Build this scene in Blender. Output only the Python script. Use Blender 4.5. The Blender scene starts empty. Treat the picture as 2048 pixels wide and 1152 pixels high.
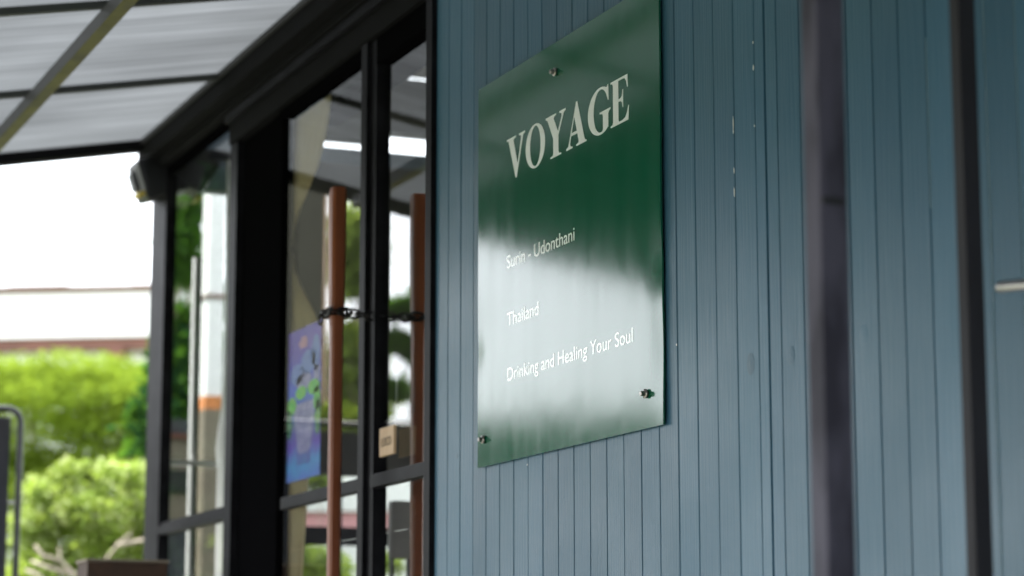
import bpy, bmesh, math, random
import numpy as np
from mathutils import Vector, Matrix
C = bpy.context.scene
COL = C.collection
random.seed(7); RNG = np.random.default_rng(7)

# ------------------------------------------------------------------ camera
F = 4800.0                                   # focal length in pixels of a 2048 px wide picture
PITCH = math.atan(819/F); YAW = math.atan(2024/F*math.cos(PITCH))
EYE = Vector((0, -1.47, 1.3))
FW = Vector((-math.cos(YAW)*math.cos(PITCH), math.sin(YAW)*math.cos(PITCH), math.sin(PITCH)))
RT = Vector((math.sin(YAW), math.cos(YAW), 0)); UP = RT.cross(FW)
cd = bpy.data.cameras.new('camera'); cam = bpy.data.objects.new('camera', cd); COL.objects.link(cam)
cam.matrix_world = Matrix((( RT.x, UP.x, -FW.x, EYE.x), (RT.y, UP.y, -FW.y, EYE.y), (RT.z, UP.z, -FW.z, EYE.z), (0,0,0,1)))
cd.sensor_width = 36; cd.lens = 36*F/2048; cd.clip_start = .05; cd.clip_end = 3000
cd.dof.use_dof = True; cd.dof.focus_distance = 3.5; cd.dof.aperture_fstop = 4.2
C.camera = cam

# ------------------------------------------------------------------ world, sun, exposure
SUN_EL, SUN_AZ = math.radians(58), math.radians(215)
w = bpy.data.worlds.new('World'); C.world = w; w.use_nodes = True
nt = w.node_tree; N = nt.nodes; L = nt.links; N.clear()
out = N.new('ShaderNodeOutputWorld'); bg = N.new('ShaderNodeBackground'); bg.inputs['Strength'].default_value = .12
sky = N.new('ShaderNodeTexSky'); sky.sky_type = 'NISHITA'; sky.sun_disc = False
sky.sun_elevation = SUN_EL; sky.sun_rotation = SUN_AZ; sky.air_density = 1.2; sky.dust_density = 2.5
tc = N.new('ShaderNodeTexCoord'); nz = N.new('ShaderNodeTexNoise'); nz.inputs['Scale'].default_value = 3.2
nz.inputs['Detail'].default_value = 6
mp = N.new('ShaderNodeMapping'); mp.inputs['Scale'].default_value = (1, 1, 2.4)
L.new(tc.outputs['Generated'], mp.inputs['Vector']); L.new(mp.outputs['Vector'], nz.inputs['Vector'])
cr = N.new('ShaderNodeMapRange'); cr.inputs['From Min'].default_value = .3; cr.inputs['From Max'].default_value = .7
cr.inputs['To Min'].default_value = .72; cr.inputs['To Max'].default_value = 1
L.new(nz.outputs['Fac'], cr.inputs['Value'])
mx = N.new('ShaderNodeMix'); mx.data_type = 'RGBA'
L.new(cr.outputs['Result'], mx.inputs[0]); L.new(sky.outputs['Color'], mx.inputs[6])
mx.inputs[7].default_value = (10.5, 10.9, 11.4, 1)         # bright thin overcast cloud
L.new(mx.outputs[2], bg.inputs['Color']); L.new(bg.outputs[0], out.inputs['Surface'])
sd = bpy.data.lights.new('sun', 'SUN'); sd.energy = 3.2; sd.angle = math.radians(12); sd.color = (1, .96, .88)
so = bpy.data.objects.new('sun', sd); COL.objects.link(so)
# the sky's sun_rotation is measured clockwise from +Y
sdir = Vector((math.sin(SUN_AZ)*math.cos(SUN_EL), math.cos(SUN_AZ)*math.cos(SUN_EL), math.sin(SUN_EL)))
so.rotation_euler = sdir.to_track_quat('Z', 'Y').to_euler()
C.view_settings.view_transform = 'Standard'; C.view_settings.look = 'None'
C.view_settings.exposure = 2.0; C.view_settings.gamma = 1; C.view_settings.use_curve_mapping = False
C.render.engine = 'CYCLES'
C.cycles.use_denoising = True; C.cycles.max_bounces = 10; C.cycles.transparent_max_bounces = 16
C.cycles.caustics_reflective = False; C.cycles.caustics_refractive = False

# ------------------------------------------------------------------ helpers
def ray(x, y): return FW + RT*((x-1024)/F) - UP*((y-576)/F)
def at(x, y, Z): return EYE + ray(x, y)*Z                     # point at depth Z
def onY(x, y, Y=0.0): d = ray(x, y); return EYE + d*((Y-EYE.y)/d.y)
GL = .022                                                      # y of the glass
def refl(x, y, Z):                                            # the outdoor point that the glass mirrors there
    p = at(x, y, Z); return Vector((p.x, 2*GL-p.y, p.z))

MATS = {}
def mat(name, col, rough=.5, metal=0, spec=.5, bump=None, var=None, coat=0, coat_r=.1, trans=0):
    m = bpy.data.materials.new(name); m.use_nodes = True; n = m.node_tree.nodes; l = m.node_tree.links
    b = n['Principled BSDF']; b.inputs['Base Color'].default_value = (*col, 1); b.inputs['Roughness'].default_value = rough
    b.inputs['Metallic'].default_value = metal; b.inputs['Specular IOR Level'].default_value = spec
    b.inputs['Coat Weight'].default_value = coat; b.inputs['Coat Roughness'].default_value = coat_r
    t = n.new('ShaderNodeTexCoord')
    def noise(sc, stretch, detail=4):
        mm = n.new('ShaderNodeMapping'); mm.inputs['Scale'].default_value = stretch
        l.new(t.outputs['Object'], mm.inputs['Vector'])
        q = n.new('ShaderNodeTexNoise'); q.inputs['Scale'].default_value = sc; q.inputs['Detail'].default_value = detail
        l.new(mm.outputs['Vector'], q.inputs['Vector']); return q
    if var:                                                    # (scale, stretch, colour2, lo, hi)
        q = noise(var[0], var[1]); r = n.new('ShaderNodeMapRange')
        r.inputs['From Min'].default_value = var[3]; r.inputs['From Max'].default_value = var[4]
        l.new(q.outputs['Fac'], r.inputs['Value'])
        x = n.new('ShaderNodeMix'); x.data_type = 'RGBA'; x.inputs[6].default_value = (*col, 1); x.inputs[7].default_value = (*var[2], 1)
        l.new(r.outputs['Result'], x.inputs[0]); l.new(x.outputs[2], b.inputs['Base Color'])
    last = None
    for bp in (bump or []):                                    # (scale, stretch, strength, distance)
        q = noise(bp[0], bp[1], 3); u = n.new('ShaderNodeBump')
        u.inputs['Strength'].default_value = bp[2]; u.inputs['Distance'].default_value = bp[3]
        l.new(q.outputs['Fac'], u.inputs['Height'])
        if last: l.new(last.outputs['Normal'], u.inputs['Normal'])
        last = u
    if last: l.new(last.outputs['Normal'], b.inputs['Normal']); 
    if last and coat: l.new(last.outputs['Normal'], b.inputs['Coat Normal'])
    MATS[name] = m; return m
ONE = (1, 1, 1)
mat('blue_paint', (.036, .102, .163), .36, spec=.34, bump=[(260, (1, 1, .035), .9, .0009), (40, (1, 1, .3), .12, .001)],
    var=(7, (1, 1, .5), (.042, .111, .168), .35, .7))
def plank_variation(m):                                        # each board takes paint a little differently
    n = m.node_tree.nodes; l = m.node_tree.links; b = n['Principled BSDF']; src = b.inputs['Base Color'].links[0].from_socket
    oi = n.new('ShaderNodeObjectInfo'); r = n.new('ShaderNodeMapRange'); r.inputs['To Min'].default_value = .86; r.inputs['To Max'].default_value = 1.12
    l.new(oi.outputs['Random'], r.inputs['Value']); v = n.new('ShaderNodeVectorMath'); v.operation = 'SCALE'
    l.new(src, v.inputs[0]); l.new(r.outputs[0], v.inputs['Scale']); l.new(v.outputs[0], b.inputs['Base Color'])
    q = n.new('ShaderNodeTexNoise'); q.inputs['Scale'].default_value = 5; q.inputs['Detail'].default_value = 5
    t = n.new('ShaderNodeTexCoord'); l.new(t.outputs['Object'], q.inputs['Vector']); r2 = n.new('ShaderNodeMapRange')
    r2.inputs['From Min'].default_value = .3; r2.inputs['From Max'].default_value = .7; r2.inputs['To Min'].default_value = .33; r2.inputs['To Max'].default_value = .44
    l.new(q.outputs['Fac'], r2.inputs['Value']); l.new(r2.outputs[0], b.inputs['Roughness'])
plank_variation(MATS['blue_paint'])
mat('pale_paint', (.14, .23, .28), .5)
mat('black_metal', (.007, .007, .009), .5, spec=.06, bump=[(90, (1, 1, .3), .1, .0005)], var=(14, ONE, (.014, .014, .017), .4, .75))
mat('deep_black', (.003, .003, .0035), .9, spec=0)
mat('ledger_paint', (.006, .006, .0065), .7, spec=.04, bump=[(60, ONE, .12, .0006)])
mat('post_grey', (.085, .080, .108), .6, spec=.12, bump=[(35, (1, 1, .3), .3, .0012)], var=(22, (1, 1, .35), (.040, .038, .052), .40, .58))
mat('post_dark', (.034, .033, .038), .6, spec=.08, var=(18, (1, 1, .3), (.044, .043, .050), .45, .7))
mat('steel', (.30, .29, .275), .28, 1)
mat('bolt_metal', (.30, .28, .26), .35, 1)
mat('rubber', (.012, .012, .012), .6)
mat('vinyl_white', (.74, .77, .79), .4, spec=.3)
mat('text_white', (.88, .90, .89), .12, spec=1.0)
mat('wood_red', (.215, .055, .014), .45, bump=[(70, (1, 1, .06), .3, .001)], var=(30, (1, 1, .05), (.115, .030, .010), .35, .7))
mat('wood_brown', (.075, .040, .026), .5, bump=[(60, (.1, 1, 1), .3, .001)], var=(30, (.1, 1, 1), (.045, .025, .018), .35, .7))
mat('wood_edge', (.24, .20, .155), .5)
mat('tag_wood', (.50, .34, .20), .5, var=(80, (1, 1, .2), (.42, .27, .15), .35, .7))
mat('ink', (.12, .09, .06), .6)
mat('chain', (.015, .015, .016), .4, .6)
mat('curtain', (.88, .82, .66), .85, var=(9, (1, 1, .4), (.78, .72, .57), .35, .7))
mat('white_wall', (.80, .80, .79), .7, var=(1.2, ONE, (.74, .74, .73), .35, .7))
mat('brown_trim', (.16, .060, .040), .6, var=(3, ONE, (.12, .045, .03), .35, .7))
mat('brown_tile', (.085, .030, .012), .6)
mat('window_dark', (.02, .025, .03), .1)
mat('terracotta', (.55, .20, .06), .7)
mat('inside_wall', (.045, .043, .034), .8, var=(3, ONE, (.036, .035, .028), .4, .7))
mat('inside_blue', (.10, .13, .16), .6)
mat('ceiling_tile', (.34, .32, .28), .8, var=(5, ONE, (.29, .27, .24), .4, .7))
mat('floor_grey', (.22, .21, .20), .5)
mat('olive_canvas', (.055, .053, .038), .85, bump=[(200, ONE, .2, .001)])
mat('grass', (.075, .090, .045), .9, var=(2, ONE, (.10, .115, .06), .35, .7), bump=[(60, ONE, .6, .02)])
mat('paving', (.30, .29, .27), .85, var=(4, ONE, (.24, .23, .22), .35, .7), bump=[(70, ONE, .2, .002)])
mat('joint', (.12, .12, .11), .9)
mat('bark', (.20, .16, .12), .9, var=(20, (1, 1, .2), (.34, .29, .23), .4, .7), bump=[(40, (1, 1, .2), .6, .01)])
mat('bark_pale', (.36, .31, .24), .9, var=(20, (1, 1, .2), (.26, .22, .17), .4, .7))
mat('grey_panel', (.045, .047, .060), .35, var=(5, (1, 1, .2), (.075, .060, .060), .45, .75))
mat('tube_dark', (.030, .033, .036), .35)
mat('lamp_black', (.016, .017, .020), .35)
mat('lamp_lens', (.10, .105, .12), .35)
mat('lamp_yellow', (.48, .36, .04), .35)
mat('pink_paint', (.62, .30, .32), .7)
mat('beige_render', (.19, .165, .12), .8, var=(2.2, (1, 1, 3), (.15, .12, .09), .4, .65))
mat('olive_strip', (.085, .080, .007), .6, var=(14, ONE, (.045, .042, .007), .42, .66))
mat('purlin_grey', (.055, .055, .062), .5)
mat('rafter_dark', (.030, .034, .030), .6)
mat('print_purple', (.10, .03, .40), .35)
mat('print_ice', (.10, .20, .62), .35)
mat('print_cup', (.20, .19, .46), .35, var=(60, ONE, (.34, .32, .62), .4, .6))
mat('print_leaf', (.03, .50, .02), .35, var=(60, ONE, (.16, .55, .03), .4, .6))
mat('print_deep_leaf', (.01, .17, .06), .35)
mat('print_logo', (.62, .28, .36), .35)
mat('print_text', (.10, .12, .36), .35)
mat('acrylic_edge', (.20, .20, .19), .3)

def glass(name, tint=(.97, .98, .975)):                        # thin pane: mirrors more at grazing angles
    m = bpy.data.materials.new(name); m.use_nodes = True; n = m.node_tree.nodes; l = m.node_tree.links; n.clear()
    o = n.new('ShaderNodeOutputMaterial'); x = n.new('ShaderNodeMixShader')
    tr = n.new('ShaderNodeBsdfTransparent'); tr.inputs['Color'].default_value = (*tint, 1)
    g = n.new('ShaderNodeBsdfGlossy'); g.inputs['Roughness'].default_value = .0
    ge = n.new('ShaderNodeNewGeometry'); d = n.new('ShaderNodeVectorMath'); d.operation = 'DOT_PRODUCT'
    l.new(ge.outputs['Incoming'], d.inputs[0]); l.new(ge.outputs['Normal'], d.inputs[1])
    def M(op, a, b=None):
        q = n.new('ShaderNodeMath'); q.operation = op
        for i, v in enumerate((a, b)):
            if v is None: continue
            if isinstance(v, (int, float)): q.inputs[i].default_value = v
            else: l.new(v, q.inputs[i])
        return q.outputs[0]
    c = M('ABSOLUTE', d.outputs['Value']); k = M('POWER', M('SUBTRACT', 1, c), 4)
    f = M('ADD', M('MULTIPLY', k, .92), .13); f = M('MULTIPLY', f, M('SUBTRACT', 1, ge.outputs['Backfacing']))
    l.new(f, x.inputs[0]); l.new(tr.outputs[0], x.inputs[1]); l.new(g.outputs[0], x.inputs[2]); l.new(x.outputs[0], o.inputs[0])
    MATS[name] = m
glass('glass')

def translucent(name, col, tcol, streak=None, mixf=.5, gloss=0.0):
    m = bpy.data.materials.new(name); m.use_nodes = True; n = m.node_tree.nodes; l = m.node_tree.links; n.clear()
    o = n.new('ShaderNodeOutputMaterial'); x = n.new('ShaderNodeMixShader'); x.inputs[0].default_value = mixf
    d = n.new('ShaderNodeBsdfDiffuse'); d.inputs['Color'].default_value = (*col, 1)
    t = n.new('ShaderNodeBsdfTranslucent'); t.inputs['Color'].default_value = (*tcol, 1)
    l.new(d.outputs[0], x.inputs[1]); l.new(t.outputs[0], x.inputs[2])
    if streak:                                                 # list of (scale, stretch, weight)
        c = n.new('ShaderNodeTexCoord'); acc = None
        for s, st, wt in streak:
            mm = n.new('ShaderNodeMapping'); mm.inputs['Scale'].default_value = st; l.new(c.outputs['Object'], mm.inputs['Vector'])
            q = n.new('ShaderNodeTexNoise'); q.inputs['Scale'].default_value = s; q.inputs['Detail'].default_value = 3
            l.new(mm.outputs['Vector'], q.inputs['Vector'])
            r = n.new('ShaderNodeMapRange'); r.inputs['From Min'].default_value = .3; r.inputs['From Max'].default_value = .7
            r.inputs['To Min'].default_value = 1-wt; r.inputs['To Max'].default_value = 1+wt
            l.new(q.outputs['Fac'], r.inputs['Value'])
            if acc is None: acc = r.outputs[0]
            else:
                mu = n.new('ShaderNodeMath'); mu.operation = 'MULTIPLY'; l.new(acc, mu.inputs[0]); l.new(r.outputs[0], mu.inputs[1]); acc = mu.outputs[0]
        for sh, cc in ((d, col), (t, tcol)):
            v = n.new('ShaderNodeVectorMath'); v.operation = 'SCALE'; v.inputs[0].default_value = cc; l.new(acc, v.inputs['Scale'])
            l.new(v.outputs[0], sh.inputs['Color'])
    l.new(x.outputs[0], o.inputs[0]); MATS[name] = m; return m
translucent('curtain_cloth', (.80, .72, .52), (.60, .52, .34), None, .4)
translucent('polycarbonate', (.17, .175, .18), (.292, .302, .312), [(70, (1, .02, .02), .12), (14, (1, .12, .12), .07), (2.2, ONE, .07)], .72)
def leafmat(name, col, tcol, sc=6): translucent(name, col, tcol, [(sc, ONE, .35), (sc*7, ONE, .22)], .45)
leafmat('leaf_lime', (.150, .215, .030), (.225, .315, .028), 2.2)
leafmat('leaf_bright', (.21, .29, .065), (.32, .42, .065), 7)
leafmat('leaf_pale', (.40, .46, .22), (.44, .50, .20), 7)
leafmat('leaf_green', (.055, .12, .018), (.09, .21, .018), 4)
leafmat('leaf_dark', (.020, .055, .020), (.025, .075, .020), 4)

def link(name, me, m=None, parent=None):
    o = bpy.data.objects.new(name, me); COL.objects.link(o)
    if m and not me.materials: me.materials.append(MATS[m])
    if parent: o.parent = parent
    return o
def tag(o, label=None, cat=None, group=None, kind=None):
    for k, v in (('label', label), ('category', cat), ('group', group), ('kind', kind)):
        if v: o[k] = v
    return o
def thing(name, loc, label, cat, group=None):
    e = bpy.data.objects.new(name, None); COL.objects.link(e); e.location = loc; e.empty_display_size = .05
    return tag(e, label, cat, group)
class MB:                                                      # collects shapes of ONE mesh, world coordinates
    def __init__(s): s.bm = bmesh.new()
    def box(s, a, b, bev=0):
        a, b = Vector(a), Vector(b); c = (a+b)/2; d = b-a
        r = bmesh.ops.create_cube(s.bm, size=1)
        bmesh.ops.scale(s.bm, vec=(abs(d.x), abs(d.y), abs(d.z)), verts=r['verts'])
        bmesh.ops.translate(s.bm, vec=c, verts=r['verts'])
        if bev:
            es = list({e for v in r['verts'] for e in v.link_edges})
            bmesh.ops.bevel(s.bm, geom=es, offset=bev, segments=2, affect='EDGES', profile=.7)
        return s
    def beam(s, p, q, wd, ht, upv=(0, 0, 1)):                  # square bar from p to q
        p, q = Vector(p), Vector(q); d = (q-p); ln = d.length; d.normalize()
        sd_ = d.cross(Vector(upv)).normalized(); u = sd_.cross(d)
        r = bmesh.ops.create_cube(s.bm, size=1)
        M_ = Matrix(((d.x*ln, sd_.x*wd, u.x*ht, (p.x+q.x)/2), (d.y*ln, sd_.y*wd, u.y*ht, (p.y+q.y)/2), (d.z*ln, sd_.z*wd, u.z*ht, (p.z+q.z)/2), (0, 0, 0, 1)))
        bmesh.ops.transform(s.bm, matrix=M_, verts=r['verts']); return s
    def tube(s, pts, rad, seg=10, closed=False):
        pts = [Vector(p) for p in pts]; n = len(pts); rad = rad if isinstance(rad, (list, tuple)) else [rad]*n
        rings = []; prev = None
        for i, p in enumerate(pts):
            d = (pts[(i+1) % n]-pts[i-1]) if closed else (pts[min(i+1, n-1)]-pts[max(i-1, 0)])
            d.normalize()
            if prev is None: u = d.cross(Vector((0, 0, 1)) if abs(d.z) < .9 else Vector((1, 0, 0))).normalized()
            else: u = (prev-d*prev.dot(d)).normalized()
            prev = u; v = d.cross(u)
            rings.append([s.bm.verts.new(p+(u*math.cos(2*math.pi*k/seg)+v*math.sin(2*math.pi*k/seg))*rad[i]) for k in range(seg)])
        for i in range(n if closed else n-1):
            a, b = rings[i], rings[(i+1) % n]
            for k in range(seg): s.bm.faces.new((a[k], a[(k+1) % seg], b[(k+1) % seg], b[k]))
        if not closed: s.bm.faces.new(rings[0][::-1]); s.bm.faces.new(rings[-1])
        return s
    def prism(s, poly, y0, y1):                                # polygon in x,z extruded along y
        f = [s.bm.verts.new((x, y0, z)) for x, z in poly]; b = [s.bm.verts.new((x, y1, z)) for x, z in poly]
        s.bm.faces.new(f); s.bm.faces.new(b[::-1]); n = len(poly)
        for i in range(n): s.bm.faces.new((f[i], b[i], b[(i+1) % n], f[(i+1) % n]))
        return s
    def build(s, name, m, parent=None, smooth=False):
        bmesh.ops.recalc_face_normals(s.bm, faces=s.bm.faces)
        me = bpy.data.meshes.new(name)
        if parent is not None:
            bmesh.ops.translate(s.bm, vec=-parent.matrix_basis.translation if not parent.parent else -(parent.matrix_basis.translation+parent.parent.matrix_basis.translation), verts=s.bm.verts)
        s.bm.to_mesh(me); s.bm.free()
        if smooth:
            for p in me.polygons: p.use_smooth = True
        return link(name, me, m, parent)
def box(name, a, b, m, parent=None, bev=0): return MB().box(a, b, bev).build(name, m, parent)

# ------------------------------------------------------------------ ground
box('ground', (-400, -400, -.3), (400, 400, -.02), 'grass')['kind'] = 'structure'
pv = bpy.data.objects.new('pavement', None); COL.objects.link(pv); pv['kind'] = 'structure'
box('paving_bed', (-7.2, -3.2, -.02), (2.5, 0, -.008), 'joint', pv)
slab = MB().box((0, 0, -.008), (.596, .596, .012), .004).build('paving_stone', 'paving', pv); first = True
for i in range(16):
    for j in range(5):
        o = slab if first else slab.copy()
        if not first: COL.objects.link(o)
        first = False; o.location = (-7.1+i*.6, -3.1+j*.6, random.uniform(-.001, .001))

# ------------------------------------------------------------------ blue plank wall
wall = thing('plank_wall', (-2.7, .03, 0), 'blue grey wall of narrow vertical grooved boards that carries the green sign', 'wall')
PITCHX = .05885; X0 = -2.9410; GAP = -2.6785
def plank(x0, x1, z0, z1, parent, yb=.022, cham=.0015, gap=.0005):
    b = MB(); a, c = x0+gap, x1-gap; dy = random.uniform(-.0003, .0004)
    prof = [(a, yb), (a, .0028+dy), (a+cham, dy), (c-cham, dy), (c, .0028+dy), (c, yb)]
    f = [b.bm.verts.new((x, y, z0)) for x, y in prof]; t = [b.bm.verts.new((x, y, z1)) for x, y in prof]
    b.bm.faces.new(f[::-1]); b.bm.faces.new(t)
    for i in range(len(prof)): k = (i+1) % len(prof); b.bm.faces.new((f[i], f[k], t[k], t[i]))
    return b.build('plank', 'blue_paint', parent)
door = thing('plank_door', (-2.3, .03, 0), 'blue boarded door with a steel handle, to the right of the thin black gap', 'door')
k0 = math.ceil((-3.885-X0)/PITCHX); xs = [-3.886]+[X0+PITCHX*k for k in range(k0, 60)]
DOOR_R = X0+PITCHX*19                                        # far edge of the door, outside the picture
for a, b in zip(xs, xs[1:]):
    if b > .45: break
    if a < GAP < b:
        plank(a, GAP-.0019, .0, 2.72, wall, cham=.0006); plank(GAP+.0019, b, .04, 2.72, door, cham=.0006); continue
    onD = GAP < (a+b)/2 < DOOR_R
    plank(a, b, .04 if onD else 0, 2.72, door if onD else wall, cham=.0011 if onD else .0015)
box('backing_board', (-3.886, .024, 0), (GAP-.0016, .06, 2.72), 'deep_black', wall)
box('backing_board', (DOOR_R, .024, 0), (.5, .06, 2.72), 'deep_black', wall)
box('backing_board', (GAP+.002, .024, .04), (DOOR_R-.002, .055, 2.72), 'deep_black', door)
box('wall_head', (-3.886, .0, 2.722), (.5, .06, 3.0), 'blue_paint', wall)
for xg, z0, z1 in ((-2.1863+.0010, 1.2, 2.6), (-2.1275+.0010, 1.2, 2.6), (-2.3040+.0008, 1.85, 2.05)):   # pale strips along groove edges
    xg = min(xs, key=lambda q: abs(q-xg))+.0019
    box('pale_edge', (xg-.0007, -.0006, z0), (xg+.0007, -.0003, z1), 'pale_paint', door)
# handle: a round lever on a rose, its tip pointing away from us
tip = onY(1997, 578, -.055)
h = MB().tube([(tip.x, -.055, tip.z), (tip.x+.004, -.055, tip.z+.0015), (tip.x+.06, -.054, tip.z-.004), (tip.x+.12, -.052, tip.z-.006), (tip.x+.128, -.045, tip.z-.006), (tip.x+.13, .0, tip.z-.006)], [.0045, .0063, .0065, .0068, .0068, .009], 20).build('door_handle', 'steel', door, True)
MB().tube([(tip.x+.13, .0015, tip.z-.006), (tip.x+.13, -.006, tip.z-.006)], .026, 28).build('rose', 'steel', h)
# nail plugs, knots and chips
def knot(px, py, r):
    p = onY(px, py); b = MB()
    ring = []
    for rr, yy in ((r, -.0004), (r*.75, -.0007), (r*.5, -.0005), (r*.25, -.0009)):
        ring.append([b.bm.verts.new((p.x+rr*math.cos(t*math.pi/8), yy, p.z+rr*1.35*math.sin(t*math.pi/8))) for t in range(16)])
    for q in range(3):
        for t in range(16): b.bm.faces.new((ring[q][t], ring[q][(t+1) % 16], ring[q+1][(t+1) % 16], ring[q+1][t]))
    b.bm.faces.new(ring[3]); return b.build('nail_plug', 'blue_paint', door if p.x > GAP else wall, True)
for px, py, r in ((1502, 728, .011), (1582, 710, .009), (1728, 672, .010), (1131, 68, .004), (915, 912, .004)): knot(px, py, r)
for px, py, hh in ((1470, 246, .010), (1471, 262, .004), (1472, 340, .004), (1472, 384, .007), (1510, 83, .002), (1511, 134, .005), (1513, 250, .002), (1051, 930, .002), (1352, 690, .002)):
    p = onY(px, py); xg = min(xs, key=lambda q: abs(q-p.x))
    b = MB(); pl = []
    for t in range(7):
        an = 2*math.pi*t/7; pl.append((xg-.0022+.0011*math.cos(an)*random.uniform(.6, 1.2), p.z+hh*math.sin(an)*random.uniform(.6, 1.1)))
    b.prism(pl, -.0007, -.0002).build('paint_chip', 'white_wall', wall)

# ------------------------------------------------------------------ green sign
SL, SR, SB, ST = -3.655, -2.962, 1.670, 2.3105
def sign_mat():
    m = mat('sign_green', (.005, .088, .048), .16, coat=0, spec=.66,
            bump=[(900, ONE, .05, .0002), (4.0, ONE, .16, .004), (14, ONE, .03, .0015)])
    n = m.node_tree.nodes; l = m.node_tree.links; b = n['Principled BSDF']
    t = n.new('ShaderNodeTexCoord'); mm = n.new('ShaderNodeMapping'); mm.inputs['Scale'].default_value = (1, 1, .12); l.new(t.outputs['Object'], mm.inputs['Vector'])
    q = n.new('ShaderNodeTexNoise'); q.inputs['Scale'].default_value = 26; q.inputs['Detail'].default_value = 5; l.new(mm.outputs['Vector'], q.inputs['Vector'])
    r = n.new('ShaderNodeMapRange'); r.inputs['From Min'].default_value = .3; r.inputs['From Max'].default_value = .7; r.inputs['To Min'].default_value = .105; r.inputs['To Max'].default_value = .145
    l.new(q.outputs['Fac'], r.inputs['Value']); l.new(r.outputs[0], b.inputs['Roughness'])
sign_mat()
sg = thing('wall_sign', ((SL+SR)/2, -.010, SB), 'green square sign plate with white lettering reading VOYAGE, screwed to the blue boards', 'sign')
# plate: a fine grid so its edges can buckle a little where the screws pull
b = MB(); nx, nz_ = 48, 44; grid = []
for j in range(nz_+1):
    row = []
    for i in range(nx+1):
        u, v = i/nx, j/nz_; x = SL+(SR-SL)*u; z = SB+(ST-SB)*v
        e = math.exp(-((1-u)/.035)**2)*(math.exp(-((v-.17)/.09)**2)*.0016+math.exp(-((v-.36)/.05)**2)*.0013-math.exp(-((v-.52)/.12)**2)*.0008) \
            + math.exp(-(u/.03)**2)*(math.exp(-((v-.30)/.05)**2)*.0010)
        y = -.0125 + e
        row.append(b.bm.verts.new((x, y, z)))
    grid.append(row)
for j in range(nz_):
    for i in range(nx): b.bm.faces.new((grid[j][i], grid[j][i+1], grid[j+1][i+1], grid[j+1][i]))
bd = [grid[0][i] for i in range(nx+1)]+[grid[j][nx] for j in range(1, nz_+1)]+[grid[nz_][i] for i in range(nx-1, -1, -1)]+[grid[j][0] for j in range(nz_-1, 0, -1)]
bd = [b.bm.verts.new(v.co) for v in bd]
bk = [b.bm.verts.new((v.co.x, v.co.y+.003, v.co.z)) for v in bd]
for i in range(len(bd)): k = (i+1) % len(bd); b.bm.faces.new((bd[i], bk[i], bk[k], bd[k]))
b.bm.faces.new(bk)
plate = b.build('plate', 'sign_green', sg, True)
for p in plate.data.polygons:
    if abs(p.normal.y) < .7: p.use_smooth = False
for x, z in ((-3.328, 2.262), (-3.626, 1.714), (-3.012, 1.7185)):
    f = MB().tube([(x, -.0145, z), (x, -.0165, z)], .0068, 24).build('washer', 'bolt_metal', sg, True)
    MB().tube([(x, -.0166, z), (x, -.0225, z), (x, -.0232, z)], [.0040, .0040, .0034], 6).build('bolt_head', 'bolt_metal', f)
    MB().tube([(x, -.0092, z), (x, -.0144, z)], .0055, 16).build('rubber_pad', 'rubber', f)

def ell(cx, cy, rx, ry, a0=0, a1=360, n=40): return [(cx+rx*math.cos(math.radians(a0+(a1-a0)*i/n)), cy+ry*math.sin(math.radians(a0+(a1-a0)*i/n))) for i in range(n+1)]
def serif_letters():                                           # bold roman capitals, outlines in a unit box
    S = .035
    V = [[(0, 1), (.50, 1), (.50, .965), (.40, .945), (.375, .90), (.60, .30), (.79, .88), (.78, .935), (.68, .965), (.68, 1), (1, 1), (1, .965), (.90, .93), (.545, -.01), (.485, -.01), (.115, .91), (.08, .95), (0, .965)]]
    O = [ell(.5, .5, .5, .52, 0, 360, 56)[:-1], ell(.5, .5, .27, .475, 0, 360, 48)[:-1]]
    Y = [[(0, 1), (.52, 1), (.52, .965), (.42, .945), (.40, .90), (.615, .555), (.80, .87), (.80, .93), (.69, .965), (.69, 1), (1, 1), (1, .965), (.90, .92), (.635, .475), (.635, .10), (.66, .05), (.77, .035), (.77, 0), (.23, 0), (.23, .035), (.35, .05), (.375, .10), (.375, .44), (.09, .92), (0, .965)]]
    A = [[(.50, 1.01), (.555, 1.01), (.90, .10), (.935, .05), (1, .035), (1, 0), (.50, 0), (.50, .035), (.60, .05), (.62, .09), (.555, .28), (.245, .28), (.19, .12), (.20, .06), (.31, .035), (.31, 0), (0, 0), (0, .035), (.10, .07)],
         [(.405, .70), (.53, .345), (.27, .345)]]
    G = [[(1, .47), (1, .435), (.93, .41), (.905, .36), (.905, .06)] + ell(.56, .50, .56, .525, -52, -180, 22)[0:] +
         ell(.56, .50, .56, .525, 180, 62, 22)[1:] + [(.85, .965), (.885, 1.01), (.915, 1.01), (.925, .66), (.895, .66)] +
         ell(.57, .50, .33, .475, 40, 90, 10)[0:] + ell(.57, .50, .315, .475, 90, 270, 30)[1:] + [(.63, .03), (.67, .07), (.67, .36), (.65, .41), (.53, .435), (.53, .47)]]
    Eh = [[(0, 1), (.93, 1), (.945, .72), (.91, .72), (.86, .86), (.78, .935), (.68, .95), (.43, .95), (.43, .545), (.53, .545), (.62, .59), (.66, .72), (.69, .72), (.69, .33), (.66, .33), (.62, .445), (.53, .49), (.43, .49), (.43, .09), (.46, .05), (.64, .05), (.80, .08), (.90, .18), (.965, .31), (1, .31), (.965, 0), (0, 0), (0, .035), (.10, .05), (.135, .10), (.135, .90), (.10, .95), (0, .965)]]
    return dict(V=V, O=O, Y=Y, A=A, G=G, E=Eh)
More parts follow.
